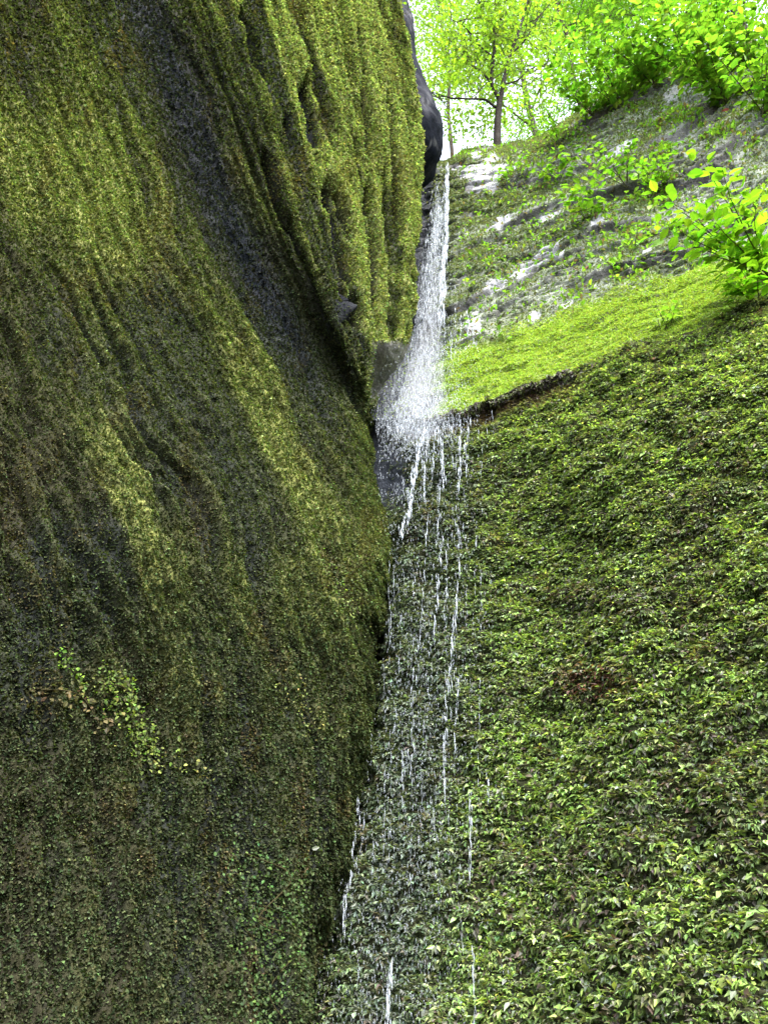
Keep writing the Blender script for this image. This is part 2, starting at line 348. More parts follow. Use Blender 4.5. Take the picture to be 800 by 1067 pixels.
def slope():
    nv, nu = 520, 760
    v = np.linspace(0, 1, nv)[:, None]; u = np.linspace(0, 1, nu)[None]
    px = 330+(1190-330)*u+0*v
    e = smcurve(px, LEDGE, 10)+(5*fbm(px/30, 1.7, 0, 3)+1.2*noise(px/9, 4.4)); k = smcurve(px, SKYL, 8)+3*fbm(px/18, 9.2, 0, 3)
    py = k+(e-k)*v
    Y = Ysky(px)+(Yledge(px)-Ysky(px))*v
    # chute the water runs in
    ch = (1-sm(px, 440, 474))
    Y = Y+.8*ch*np.sin(np.clip(v, 0, 1)*math.pi)**.6
    # rounded skyline
    Y = Y-.0*v+.5*(1-sm(v, 0, .07))**2
    P = pt(px, py, Y); N0 = gnormals(P); N0 = N0*np.sign((N0*(-P+np.array([0, 0, EYE]))).sum(-1, keepdims=True))
    # bedding: rises to the right
    b = py+.42*(px-400)+10*fbm(px/90, py/60, 3, 3)
    layer = b/15+.8*fbm(px/140, py/70, 12, 2); fr = layer-np.floor(layer)
    amp = sm(noise(np.floor(layer)*7.3, px/110, 1.0), -.35, .5)
    D0 = .05*sm(fr, 0, .8)*(1-sm(fr, .86, 1.0))*amp
    layer2 = b/44+.6*fbm(px/170, py/90, 42, 2); fr2 = layer2-np.floor(layer2)
    amp2 = sm(noise(np.floor(layer2)*3.3, px/80, 5.0), -.2, .6)
    D1 = .085*sm(fr2, 0, .85)*(1-sm(fr2, .9, 1.0))*amp2
    band = sm(py, e-78+14*fbm(px/60, 2, 3, 2), e-50)    # the mossy apron above the ledge
    apr = band
    cr = np.maximum(sm(1-2.6*np.abs(fbm(px/55, b/7.5, 91, 3)), .5, .95), .8*sm(1-2.8*np.abs(fbm(px/28, b/4, 191, 3)), .55, .95))*sm(fbm(px/45, b/25, 92, 2), -.2, .15)*(1-.75*apr)
    jt = noise(np.floor(px/23+.4*noise(py/20, 4.4)), np.floor(layer*2), 3.0)
    D = (D0+D1+.02*jt)*(1-.72*apr)-.07*cr+.05*apr*fbm(px/28, b/7, 95, 3)+.03*fbm(P[..., 0]*2.2, P[..., 1]*2.2, P[..., 2]*2.2, 4)*(1-.5*apr)+.03*fbm(P[..., 0]*9, P[..., 1]*9, P[..., 2]*9, 4)*(1-.5*apr)
    D = D*sm(v, 0, .03)*(1-sm(v, .985, 1.))
    P = P+N0*D[..., None]
    under = sm(fr2, .86, .93)*amp2+sm(fr, .82, .92)*amp*.6+cr*.9  # mask of dark cracks plus step undersides, for shade painted in colour
    mossn = sm(fbm(px/55+.3*b/40, b/22, 8, 4), -.22, .22)
    rockc = mix(np.broadcast_to([.11, .122, .10], px.shape+(3,)), [.19, .20, .185], sm(fbm(px/16, b/5, 15, 4), -.25, .3))
    rockc = mix(rockc, [.08, .08, .07], sm(fbm(px/50, py/30, 25, 4), .05, .4))
    pale = np.zeros_like(px)
    for (cx, cy, rx, ry) in [(500, 178, 28, 16), (505, 195, 22, 8), (566, 268, 26, 9), (545, 285, 18, 7), (520, 298, 14, 5), (555, 330, 16, 5), (520, 235, 12, 8), (640, 160, 14, 5), (575, 225, 14, 6), (710, 95, 16, 8), (672, 270, 10, 4), (590, 320, 12, 4), (625, 235, 12, 5), (492, 345, 10, 16)]:
        dx = px-cx; dy = py-cy+.42*dx*(1 if cx > 515 else 0)
        pale = np.maximum(pale, sm(1.25-np.sqrt((dx/rx)**2+(dy/ry)**2)+.9*fbm(px/9, b/6, 33, 3), .1, .5))
    green = np.clip((.42+.5*mossn)*(1-np.clip(under, 0, 1))*(1-pale), 0, 1)
    green = np.maximum(green*(1-.5*sm(px, 640, 760)*(1-sm(py, 250, 300))), apr*(1-.35*sm(fbm(px/30, b/8, 77, 3), .1, .4)))
    green = green*(1-sm(455-px, -10, 12)*.9)
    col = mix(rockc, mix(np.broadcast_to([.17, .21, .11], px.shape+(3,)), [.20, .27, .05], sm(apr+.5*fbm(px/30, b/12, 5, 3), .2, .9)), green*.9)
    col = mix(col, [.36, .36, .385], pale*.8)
    col = mix(col, [.035, .032, .03], np.clip(under, 0, 1)*.75)  # cracks darkened, and shade painted under the steps
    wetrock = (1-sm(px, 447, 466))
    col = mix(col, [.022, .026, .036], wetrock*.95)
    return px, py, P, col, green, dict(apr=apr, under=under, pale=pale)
spx, spy, SP, scol, sgreen, Sm = slope()
# plateau behind the skyline
plat = [SP[0]+np.array([0, dy, .30*dy]) for dy in (60, 25, 10, 4, 1.5, .5)]
Pf = np.concatenate([np.stack(plat, 0), SP], 0)
Cf = np.concatenate([np.broadcast_to(np.array([.08, .07, .04]), (6,)+scol.shape[1:]), scol], 0)
ext = [np.stack([Pf[:, -1, 0]+a, Pf[:, -1, 1]-b, Pf[:, -1, 2]], -1) for a, b in ((1.0, 3.5), (1.6, 8), (5, 18))]
Pf = np.concatenate([Pf, np.stack(ext, 1)], 1); Cf = np.concatenate([Cf, np.repeat(Cf[:, -1:], 3, 1)], 1)
o = mk('rock_slope', Pf, gridfaces(*Pf.shape[:2]), M_SLOPE, Cf); o['kind'] = 'structure'
o['label'] = 'layered grey bedrock slope with green film and pale patches above the ledge'

def terrain_z(X, Y):
    Xs = SP[0, ::20, 0]; o_ = np.argsort(Xs); x0 = Xs[o_]
    ys = np.interp(X, x0, SP[0, ::20, 1][o_]); zs = np.interp(X, x0, SP[0, ::20, 2][o_])
    return float(zs+.30*max(0, Y-ys))
def on_slope(x, y):
    k = np.argmin((spx-x)**2+(spy-y)**2); i, j = np.unravel_index(k, spx.shape); return SP[i, j]

# leafy moss of the right wall
Nr = gnormals(RP); Nr = Nr*np.sign((Nr*(-RP+np.array([0, 0, EYE]))).sum(-1, keepdims=True))
inf = (1-sm(rpx, 1030, 1060))*(1-sm(rpy, 1120, 1150))
gl = smcurve(rpy, SIL, 8)
patchy = sm(fbm(RP[..., 0]*5.5, RP[..., 1]*5.5, RP[..., 2]*7.5, 3), -.55, -.05)
w = inf*(1-.93*np.clip(Rm['bare']-.75*Rm['strip'], 0, 1))*sm(Rm['g'], 3, 16)*(.5+.5*patchy)*(1+3*Rm['strip'])
NC = 88000
p, n, cx_, cy_, wet_, str_, dl_ = sample(RP, Nr, w, NC, (rpx, rpy, Rm['wet'], Rm['strip'], Rm['dlip']))
K = 5
csz = RNG.uniform(.7, 1.3, NC)
ctil = RNG.normal(0, .35, (NC, 3))
rep = lambda a: np.repeat(a, K, 0)
side = unit(np.cross(n, up))
fan = np.tile(np.linspace(-1.15, 1.15, K), NC)[:, None]+RNG.normal(0, .25, (NC*K, 1))
nn_ = rep(n); sd = rep(side)
d = nn_*.75+sd*fan*.9+up*RNG.normal(-.42, .30, (NC*K, 1))+rep(ctil)*.5
nr = up*1.1+nn_*.55+rep(ctil)+RNG.normal(0, .25, (NC*K, 3))
L = rep(csz)*RNG.uniform(.019, .042, NC*K)*(.90+.08*sm(rep(cy_), 550, 950))*rep(RNG.choice([.75, 1., 1.25], NC)); Wd = L*RNG.uniform(.34, .60, NC*K)
pos = rep(p)+nn_*RNG.uniform(-.01, .03, (NC*K, 1))+sd*fan*.006
X = rep(cx_); Yp = rep(cy_); wt = rep(wet_); st = rep(str_)
patchc = fbm(X/55, Yp/45, 51, 4)
base = mix(np.broadcast_to([.125, .175, .066], (NC*K, 3)), [.285, .415, .105], sm(.6*patchc+RNG.normal(0, .33, NC*K), -.45, .45))
base = np.where((RNG.random(NC*K) < .2)[:, None], np.array([.18, .20, .15]), base)
old = (RNG.random(NC*K) < .10+.16*sm(-patchc, 0, .4))
base = np.where(old[:, None], np.array([.085, .072, .055]), base)
base = mix(base, [.10, .125, .10], np.clip(wt*.95, 0, .85))
red = np.exp(-((X-628)/30)**2-((Yp-714)/17)**2)*1.5+.35*(sm(fbm(X/18, Yp/14, 61, 2), .38, .5))
base = mix(base, [.17, .085, .06], np.clip(red, 0, 1)*(RNG.random(NC*K) < .5))
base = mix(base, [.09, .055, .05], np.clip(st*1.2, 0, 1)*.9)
base = vary(base, NC*K, .42, .08)
o = leafmesh('leafy_moss', pos, d, nr, L, Wd, base, M_FROND, T_DIA)
tag(o, 'thick yellow green leafy moss hanging over the right rock wall', kind='stuff')

# ragged dark tufts dripping from the lip
w = np.exp(-((Rm['dlip']-5)/7)**2)*sm(rpx, 436, 470)*(1-sm(rpx, 560, 625))*sm(fbm(rpx/12, 3.3, 0, 2), -.5, .2)
NT = 5200
p, n, x_ = sample(RP, Nr, w, NT, (rpx,))
d = n*.5+up*(-1.1)+RNG.normal(0, .4, (NT, 3)); nn = n+up*.5+RNG.normal(0, .4, (NT, 3)); L = RNG.uniform(.03, .085, NT)
cl = mix(np.broadcast_to([.055, .045, .04], (NT, 3)), [.11, .14, .04], (RNG.random(NT) < .35)*1.0)
o = leafmesh('hanging_moss', p+n*.03+up*.02, d, nn, L, L*.4, vary(cl, NT, .35, .08), M_FROND, T_DIA)
tag(o, 'ragged dark wet moss tufts dripping from the lip of the ledge', kind='stuff')

# moss carpet on the apron and slope
Ns = gnormals(SP); Ns = Ns*np.sign((Ns*(-SP+np.array([0, 0, EYE]))).sum(-1, keepdims=True))
w = np.maximum(sgreen**1.5, .9*Sm['apr']*sm(spx, 446, 468))*(1-sm(spx, 1000, 1030))*(.4+.6*Sm['apr'])
NS = 190000
p, n, x_, y_, ap = sample(SP, Ns, w, NS, (spx, spy, Sm['apr']))
d = n*.5+up*.25+RNG.normal(0, .5, (NS, 3)); nn = up*.8+n*.9+RNG.normal(0, .35, (NS, 3))
L = camdist(p)*RNG.uniform(.0018, .0034, NS); Wd = L*RNG.uniform(.45, .8, NS)
cl = mix(np.broadcast_to([.17, .21, .11], (NS, 3)), [.32, .44, .09], sm(ap+.6*fbm(x_/40, y_/20, 71, 3), .1, .9))
o = leafmesh('moss_carpet', p-n*.003, d, nn, L, Wd, vary(cl, NS, .22, .08), M_MOSS, T_TRI)
tag(o, 'smooth lime green moss spread over the rock apron above the ledge', kind='stuff')

# leaf litter and seedlings' leaves caught on the steps of the slope
w = (1-Sm['apr'])*(1-sm(spx, 1000, 1030))*sm(spx, 468, 490)*(.25+sm(fbm(spx/30, spy/16, 82, 3), .05, .35)*(.6+2.5*sm(spx, 560, 760)))
NG = 17000
p, n, x_, y_ = sample(SP, Ns, w, NG, (spx, spy))
d = n*.5+RNG.normal(0, .6, (NG, 3)); nn = up*1.0+n*.5+RNG.normal(0, .5, (NG, 3)); L = RNG.uniform(.03, .085, NG)
cl = mix(np.broadcast_to([.15, .25, .035], (NG, 3)), [.13, .10, .07], (RNG.random(NG) < .22)*1.0)
o = leafmesh('ground_cover', p+n*.02, d, nn, L, L*.55, vary(cl, NG, .3, .1), M_PLANT, T_TRI)
tag(o, 'leaf litter and tiny green leaves caught on the steps of the rock slope', kind='stuff')

# ------------------------------------------------------------------ dark boulder behind the fin
bo = [(-260, 350, 392), (-120, 352, 408), (0, 350, 424), (20, 350, 430), (60, 350, 436), (90, 352, 444), (120, 355, 453), (145, 358, 460), (160, 362, 462), (170, 370, 457), (178, 380, 446), (184, 392, 430)]
ys = np.linspace(-260, 184, 150); lx = smcurve(ys, [(a, b) for a, b, c in bo], 3); rx = smcurve(ys, [(a, c) for a, b, c in bo], 3)
th = np.linspace(0, 2*math.pi, 97)[:-1]
ce = pt((lx+rx)/2, ys, 7.9); hw = np.linalg.norm(pt(rx, ys, 7.9)-pt(lx, ys, 7.9), axis=-1)/2
hw = hw*(1-sm(ys, 176, 186)*.6)
ex = np.sign(np.cos(th))*np.abs(np.cos(th))**.8; ey = np.sin(th)
BV = ce[:, None]+np.stack([hw[:, None]*ex[None], np.minimum(hw, .8)[:, None]*ey[None]*1.0, np.zeros((150, 96))], -1)
dirn = np.stack([np.cos(th)[None]+0*ys[:, None], np.sin(th)[None]+0*ys[:, None], 0*th[None]+0*ys[:, None]], -1)
BV = BV+dirn*(.13*fbm(BV[..., 0]*1.6, BV[..., 1]*1.6, BV[..., 2]*1.1, 4)+.04*fbm(BV[..., 0]*9, BV[..., 1]*9, BV[..., 2]*9, 3)-.03)[..., None]
i = np.arange(149)[:, None]*96; j = np.arange(96)[None]; j2 = (j+1) % 96
Bf = np.stack([i+j, i+j2, i+96+j2, i+96+j], -1).reshape(-1, 4)
V = np.concatenate([BV.reshape(-1, 3), BV[0].mean(0)[None], BV[-1].mean(0)[None]])
capt = np.stack([np.full(96, 150*96), j2[0], j[0], np.full(96, 150*96)], -1)
bcol = mix(np.broadcast_to([.008, .010, .016], V.shape[:1]+(3,)), [.022, .023, .03], sm(fbm(V[:, 0]*3, V[:, 1]*3, V[:, 2]*2, 4), .1, .35))
vein = 1-sm(np.abs(V[:, 0]-.95-.10*noise(V[:, 2]*2.2, 1.5)-(V[:, 2]-13)*.0), 0, .02)
bcol = mix(bcol, [.10, .10, .105], (1-sm(np.abs(fbm(V[:, 0]*2.2, V[:, 1]*2.2, V[:, 2]*.9, 2)), 0, .035))*.8)
cap2 = np.stack([np.full(96, 150*96+1), j[0]+149*96, j2[0]+149*96], -1)
cap1 = np.stack([np.full(96, 150*96), j2[0], j[0]], -1)
tri = np.concatenate([Bf[:, [0, 1, 2]], Bf[:, [0, 2, 3]], cap1, cap2])
o = mk('boulder', V, tri, M_DARK, bcol)
tag(o, 'dark smooth wet boulder jammed behind the fin beside the top of the waterfall', 'boulder')

# ------------------------------------------------------------------ WATER
def streaks(name, p0, p1, r, mat):
    """spindle shaped closed drops from p0 to p1"""
    N = len(p0); ax = unit(p1-p0); a = unit(np.cross(ax, np.array([.3, .9, .2]))); b = np.cross(ax, a)
    th = np.arange(4)/4*2*math.pi
    ring = a[:, None]*np.cos(th)[None, :, None]+b[:, None]*np.sin(th)[None, :, None]
    m1 = (p0*.6+p1*.4)[:, None]+ring*r[:, None, None]
    V = np.concatenate([p0[:, None], m1, p1[:, None]], 1)
    t = [[0, k+1, (k+1) % 4+1] for k in range(4)]+[[5, (k+1) % 4+1, k+1] for k in range(4)]
    Fc = (np.array(t)[None]+np.arange(N)[:, None, None]*6).reshape(-1, 3)
    return mk(name, V.reshape(-1, 3), Fc, mat, None, None, True)
PS = 1/790
P0, P1, RR = [], [], []
def add(x, y, Y, lpx, rpx_, lean=0):
    a = pt(x, y, Y); t = camdist(a)
    b = a.copy(); b[:, 2] -= lpx*t*PS*1.15; b[:, 0] += lean*lpx*t*PS
    P0.append(a); P1.append(b); RR.append(rpx_*t*PS)
# upper fall: narrow jet then widening veil
def veil(N, yr, xl, xr, Yc, pw, lp, rp, jit=.15):
    y = yr[0]+(yr[1]-yr[0])*RNG.random(N)**pw
    q = RNG.random(N)
    l = curve(y, xl); r = curve(y, xr)
    x = l+(r-l)*q+.9*noise(y/13, pw*9)+RNG.normal(0, .5, N)
    add(x, y, curve(y, Yc)+RNG.normal(0, jit, N), RNG.uniform(*lp, N), RNG.uniform(*rp, N), lean=-.08)
YC = [(160, 8.85), (300, 7.6), (440, 6.3)]
def edge(x, y):     # nothing falls through the fin's edge
    return np.maximum(x, smcurve(y, SIL, 8)+1)
veil(420, (167, 330), [(166, 464.5), (240, 464), (330, 455)], [(166, 467.5), (240, 467), (330, 463)], YC, .8, (5, 16), (.25, .6), .08)
veil(230, (178, 330), [(178, 452), (220, 446), (300, 437), (330, 434)], [(178, 463), (330, 464)], YC, .55, (4, 14), (.12, .30), .2)
n = 800; y = 185+210*RNG.random(n)**.5; q = RNG.normal(0, .36, n)
add(edge(curve(y, [(190, 460), (300, 452), (400, 436)])+q*curve(y, [(190, 9), (300, 22), (400, 40)]), y), y, curve(y, YC)+RNG.normal(0, .2, n), RNG.uniform(1, 6, n), RNG.uniform(.12, .34, n), -.08)
P0a, P1a, RRa = P0, P1, RR; P0, P1, RR = [], [], []
n = 8500; y = 445-235*RNG.random(n)**1.9+RNG.normal(0, 9, n); q = np.clip(RNG.normal(0, .40, n), -1.3, 1.3)
x = curve(y, [(225, 457), (270, 452), (350, 448), (400, 437), (445, 434)])+q*curve(y, [(225, 8), (270, 18), (350, 34), (400, 44), (445, 58)])
k = x > smcurve(y, SIL, 8)+1; x, y = x[k], y[k]; n = len(x)
add(x, y, curve(y, YC)+RNG.normal(0, .25, n), RNG.uniform(2, 12, n), RNG.uniform(.10, .29, n), -.05)
veil_data = (np.concatenate(P0), np.concatenate(P1), np.concatenate(RR)); P0, P1, RR = P0a, P1a, RRa
# side drips off the slope steps
for (x, y0, y1) in [(474, 320, 365), (480, 328, 350), (487, 322, 345), (492, 325, 352), (470, 345, 372), (499, 330, 345)]:
    n = 8; yy = np.linspace(y0, y1, n); add(x+RNG.normal(0, .6, n), yy, 6.6+0*yy, RNG.uniform(3, 9, n), RNG.uniform(.25, .5, n))
# strands over the wall
def wallY(x, y):
    i = np.clip(((y-430)/860*nvR).astype(int), 0, nvR-1); return None
rflat = None
def strand(pts, wd, dens=1.0, gap=.25):
    pts = np.array(pts, float); Ln = pts[-1, 1]-pts[0, 1]; wd = wd*.9
    n = max(3, int(Ln/5*dens)); y = np.linspace(pts[0, 1], pts[-1, 1], n)+RNG.normal(0, 2, n)
    y = y[RNG.random(n) > gap]; n = len(y)
    if wd > .7 and dens > 1.2: y = np.concatenate([y, y+RNG.normal(0, 3, n)])[RNG.random(2*n) < .8]; n = len(y)
    x = np.interp(y, pts[:, 1], pts[:, 0])+RNG.normal(0, .85*wd, n)+.8*noise(y/5, pts[0, 0]*3.1)+1.2*noise(y/14, pts[0, 0])
    e = curve(x, LEDGE); vv = np.clip((y-e)/(1290-e), 0, 1)
    Yw = Ybot(x)+(Yledge(x)-Ybot(x))*(1-sm(vv, 0, 1)*.35-vv*.65)-.16
    add(x, y, Yw, RNG.uniform(3, 13, n), RNG.uniform(.15, .8, n)**1.3*wd*.9)
for s_ in [([(441, 446), (434, 480), (427, 520), (420, 552)], 1.8, 4, .05), ([(436, 450), (424, 515)], 1.0, 2, .2), ([(447, 445), (443, 480), (441, 520)], 1.0, 2, .2), ([(456, 444), (461, 480), (463, 505)], 1.2, 2.2, .1),
           ([(463, 442), (459, 500), (456, 560)], .9, 1.6, .3), ([(480, 436), (479, 465), (478, 505)], 1.1, 2, .1), ([(488, 434), (485, 495)], 1.0, 1.8, .15), ([(470, 440), (471, 478)], .9, 1.5, .2), ([(497, 432), (497, 450)], .7, 1.2, .3),
           ([(508, 428), (508, 445)], .7, 1.2, .3), ([(512, 425), (513, 448)], .6, 1.2, .3), ([(452, 445), (450, 500)], .8, 1.5, .3), ([(475, 440), (476, 560)], .6, 1.2, .5), ([(478, 545), (477, 600), (474, 640)], 1.0, 1.6, .2),
           ([(460, 560), (455, 610), (452, 665)], 1.1, 1.8, .2), ([(466, 570), (463, 640)], .8, 1.3, .4), ([(472, 640), (468, 700), (463, 760), (461, 822)], 1.1, 1.8, .2), ([(477, 700), (474, 740), (473, 790)], .9, 1.5, .25),
           ([(484, 560), (487, 640)], .6, 1.2, .5), ([(509, 640), (510, 662)], .8, 1.2, .3), ([(508, 800), (508, 830)], .9, 1.6, .2), ([(490, 822), (489, 865), (489, 915)], 1.0, 1.7, .2), ([(492, 985), (494, 1067)], .9, 1.5, .3),
           ([(407, 995), (403, 1067)], 1.6, 2.2, .1), ([(374, 830), (367, 885), (357, 965)], 1.3, 2, .25), ([(380, 850), (372, 900)], .7, 1.2, .4), ([(562, 1005), (561, 1040)], .7, 1.2, .3), ([(431, 560), (430, 700)], .7, 1.1, .55),
           ([(445, 540), (440, 620)], .8, 1.3, .4), ([(478, 900), (480, 980)], .7, 1.1, .45), ([(420, 600), (412, 760)], .6, 1.0, .55), ([(440, 780), (436, 900)], .6, 1.0, .6), ([(466, 840), (470, 930)], .6, 1, .6), ([(415, 545), (408, 640)], .7, 1.2, .4)]:
    strand(*s_)
for k in range(46):
    x0 = 400+110*RNG.random(); y0 = 445+430*RNG.random()**1.3; x0 = x0-max(0, y0-600)*.06
    ln = RNG.uniform(18, 80); strand([(x0, y0), (x0-RNG.random()*3, y0+ln)], RNG.uniform(.35, .7), 1.3, .4)
wf = empty('waterfall', tuple(pt(466, 168, 8.85)))
vl = streaks('veil', *veil_data, M_VEIL); vl.parent = wf; vl.matrix_parent_inverse = Matrix.Translation(-wf.location); vl['kind'] = 'stuff'
st_ = streaks('strands', np.concatenate(P0), np.concatenate(P1), np.concatenate(RR), M_WATER)
st_.parent = wf; st_.matrix_parent_inverse = Matrix.Translation(-wf.location); st_['kind'] = 'stuff'
tag(wf, 'thin white waterfall fanning down the crevice and dripping in strands over the moss', kind='structure')
P0, P1, RR = [], [], []
n = 4200
y = 432+650*RNG.random(n)**1.15; cx = curve(y, [(430, 440), (560, 440), (700, 442), (900, 425), (1067, 410)]); x = cx+RNG.normal(0, 1, n)*curve(y, [(430, 30), (600, 34), (1067, 48)])
e = curve(x, LEDGE); vv = np.clip((y-e)/(1290-e), 0, 1); Yw = Ybot(x)+(Yledge(x)-Ybot(x))*(1-sm(vv, 0, 1)*.35-vv*.65)
k = x > smcurve(y, SIL, 8)+3
x, y, Yw = x[k], y[k], Yw[k]; n = len(x)
add(x, y, Yw-RNG.uniform(.05, .4, n), RNG.uniform(1.0, 4.5, n), RNG.uniform(.15, .38, n))
n = 1500
add(RNG.normal(448, 26, n), RNG.uniform(360, 450, n), 6.2+RNG.normal(0, .15, n), RNG.uniform(.8, 2.5, n), RNG.uniform(.2, .45, n))
n = 2000; y = RNG.uniform(400, 480, n); x = 440+RNG.normal(0, 24, n); x = np.where(x < smcurve(y, SIL, 8)+3, x+40, x)
add(x, y, 6.15+RNG.normal(0, .12, n), RNG.uniform(.8, 3.5, n), RNG.uniform(.18, .4, n))
streaks('spray', np.concatenate(P0), np.concatenate(P1), np.concatenate(RR), M_SPRAY)
tag(bpy.data.objects['spray'], 'fine white spray drops in front of the wet moss', kind='stuff')

# the mist hanging round the foot of the upper fall: a closed soft body of thin volume
mp = np.array([pt(455, 215, 8.2), pt(452, 290, 7.55), pt(449, 345, 7.1), pt(444, 390, 6.75), pt(440, 430, 6.35), pt(438, 465, 6.1)])
V, Fc = tube([(spline(mp, 5), np.interp(np.linspace(0, 1, 26), [0, .3, .65, .85, 1], [.02, .10, .24, .30, .02]))], 20)
mm = bpy.data.materials.new('mist'); mm.use_nodes = True; nt_ = mm.node_tree; nt_.nodes.remove(nt_.nodes['Principled BSDF'])
pv = nt_.nodes.new('ShaderNodeVolumePrincipled'); pv.inputs['Color'].default_value = (.95, .97, 1, 1); pv.inputs['Density'].default_value = .28
nt_.links.new(pv.outputs[0], nt_.nodes['Material Output'].inputs['Volume'])
caps = [V[:20].mean(0), V[-20:].mean(0)]; nV = len(V); V = np.concatenate([V, np.array(caps)])
jj = np.arange(20); tri = np.concatenate([Fc[:, [0, 1, 2]], Fc[:, [0, 2, 3]], np.stack([np.full(20, nV), (jj+1) % 20, jj], -1), np.stack([np.full(20, nV+1), nV-20+jj, nV-20+(jj+1) % 20], -1)])
tag(mk('mist', V, tri, mm), 'pale mist round the foot of the upper fall', kind='stuff')

# ------------------------------------------------------------------ TREES
def ppath(pts, n=6):
    return spline(np.array([pt(*q) for q in pts]), n)
def crown_leaves(centres, per, rad, size, colr, parent, flat=.45, mat=M_LEAF, name='crown', tpl=T_TRI):
    nC = len(centres); N = nC*per
    c = np.repeat(centres, per, 0); off = RNG.normal(0, 1, (N, 3)); off = unit(off)*(RNG.random((N, 1))**.5)*rad*np.repeat(RNG.uniform(.6, 1.3, (nC, 1)), per, 0)
    off[:, 2] *= flat
    d = off*1.0+RNG.normal(0, .25, (N, 3))*rad; d[:, 2] -= .25*rad
    nn = np.array([0, 0, 1.])+RNG.normal(0, .45, (N, 3))
    L = size*RNG.uniform(.6, 1.25, N)
    cc = np.repeat(vary(np.broadcast_to(colr, (nC, 3)), nC, .16, .05), per, 0)
    return leafmesh(name, c+off, d, nn, L, L*RNG.uniform(.6, .8, N), vary(cc, N, .15, .05), mat, tpl, parent)
BARKC = np.array([.075, .062, .048])
def woody(name, paths, parent, c=BARKC):
    V, Fc = tube(paths, 7); V = V-np.array(parent.location)
    cc = np.broadcast_to(c, V.shape)*(1+.3*fbm(V[:, 0]*8, V[:, 1]*8, V[:, 2]*2, 3))[:, None]
    return mk(name, V, Fc, M_BARK, cc, parent)
def grow(start, dirv, length, r, depth, out, tips, bend=.25):
    n = 5; P = [np.array(start, float)]; d = np.array(dirv, float); d /= np.linalg.norm(d)
    for k in range(n):
        d = d+RNG.normal(0, bend, 3)*.5+np.array([0, 0, .08]); d /= np.linalg.norm(d); P.append(P[-1]+d*length/n)
    P = np.array(P); R = np.linspace(r, r*.45, n+1); out.append((P, R))
    tips.extend([P[-1], P[-2], P[-3]] if depth < 2 else [P[-1]])
    if depth > 0:
        for k in range(4):
            i = 2+k % 4; q = P[min(i, n)]; dd = d*.6+RNG.normal(0, .7, 3); dd[2] = dd[2]*.5+.2
            grow(q, dd, length*RNG.uniform(.45, .7), r*.45, depth-1, out, tips, bend)
# the forked tree standing on the rim
b = on_slope(518, 150); base = np.array(b)+np.array([0, .15, -.1])
YT = float(base[1])
t1 = empty('tree', tuple(base)); tag(t1, 'slender dark forked tree on the rim of the rock slope, clear against the sky', 'tree')
def L1(pts, r0, r1, nm, par=t1):
    Q = ppath([(x, y, YT+dy) for x, y, dy in pts]); return (Q, np.linspace(r0, r1, len(Q)))
tr = L1([(518, 156, 0), (518, 135, 0), (519, 118, 0), (521, 102, 0)], .085, .06, '')
BARKD = np.array([.028, .024, .02]); woody('trunk', [tr], t1, BARKD)
limbs = [L1([(521, 104, 0), (525, 84, 0), (532, 55, .1), (541, 30, .2), (549, 0, .3), (556, -50, .5)], .055, .02, ''),
         L1([(520, 104, 0), (512, 85, 0), (514, 60, -.1), (515, 32, -.2), (503, 12, -.2), (492, -20, -.3), (486, -60, -.3)], .045, .015, ''),
         L1([(516, 112, 0), (505, 104, 0), (490, 103, -.1), (470, 102, -.3), (450, 96, -.5)], .03, .008, ''),
         L1([(512, 86, 0), (500, 74, 0), (490, 66, .1), (484, 40, .2)], .028, .008, ''),
         L1([(524, 88, 0), (538, 84, .1), (552, 72, .2), (570, 66, .3)], .022, .007, ''),
         L1([(532, 56, .1), (545, 44, .1), (560, 20, 0), (575, 0, 0)], .025, .008, ''),
         L1([(515, 34, -.2), (524, 16, -.3), (528, -10, -.3)], .022, .008, ''),
         L1([(514, 60, 0), (500, 48, 0), (486, 30, -.2), (470, 20, -.3)], .022, .007, '')]
tips = []
for lb in limbs:
    woody('branch', [lb], t1, BARKD)
    tips += list(lb[0][len(lb[0])//3::2])
tw = []; tp = []
for q in tips[::1]:
    tw = []; grow(q, RNG.normal(0, 1, 3)*np.array([1, 1, .3]), .9, .010, 1, tw, tp)
    woody('twig', tw, t1)
tp = np.array(tp); tp = tp[RNG.random(len(tp)) < .40]; tp = tp+np.array([0, .5, 0])*(RNG.random((len(tp), 1)) < .6)
crown_leaves(tp, 20, .36, .08, [.20, .30, .035], t1)

def tree(px_, Y, H, r, cr, nleaf, label, lean=(0, 0), col=(.15, .25, .03), first=.35, size=.09):
    x = float(pt(px_, 60, Y)[0]); z = terrain_z(x, Y)-.2
    e_ = empty('tree', (x, Y, z)); tag(e_, label, 'tree', 'trees on the rim above the falls')
    n = 9; P = np.array([[x+lean[0]*k/n*H+.06*H/8*noise(k*.8, px_), Y+lean[1]*k/n*H+.06*H/8*noise(k*.8, px_+50), z+H*k/n] for k in range(n+1)])
    Ps = spline(P, 3); woody('trunk', [(Ps, np.linspace(r, r*.25, len(Ps)))], e_)
    out, tips = [], []
    tips = []
    for k in range(16):
        out = []
        f = first+(1-first)*(k/15)**.9; q = Ps[int(f*(len(Ps)-1))]
        a = k*2.4+RNG.random(); dd = np.array([math.cos(a), math.sin(a), .25+.5*f])
        grow(q, dd, cr*(1.15-.6*f), r*.35*(1.2-f), 2, out, tips, .3)
        woody('branch', out, e_)
    tips = np.array(tips); tips = tips[RNG.permutation(len(tips))[:max(1, nleaf//22)]]
    crown_leaves(tips, 34, .68, size*1.0, col, e_)
tree(601, 12.5, 14, .10, 3.0, 9000, 'thin pale trunked tree just right of the forked rim tree, leaning slightly left', (-.02, 0), first=.45)
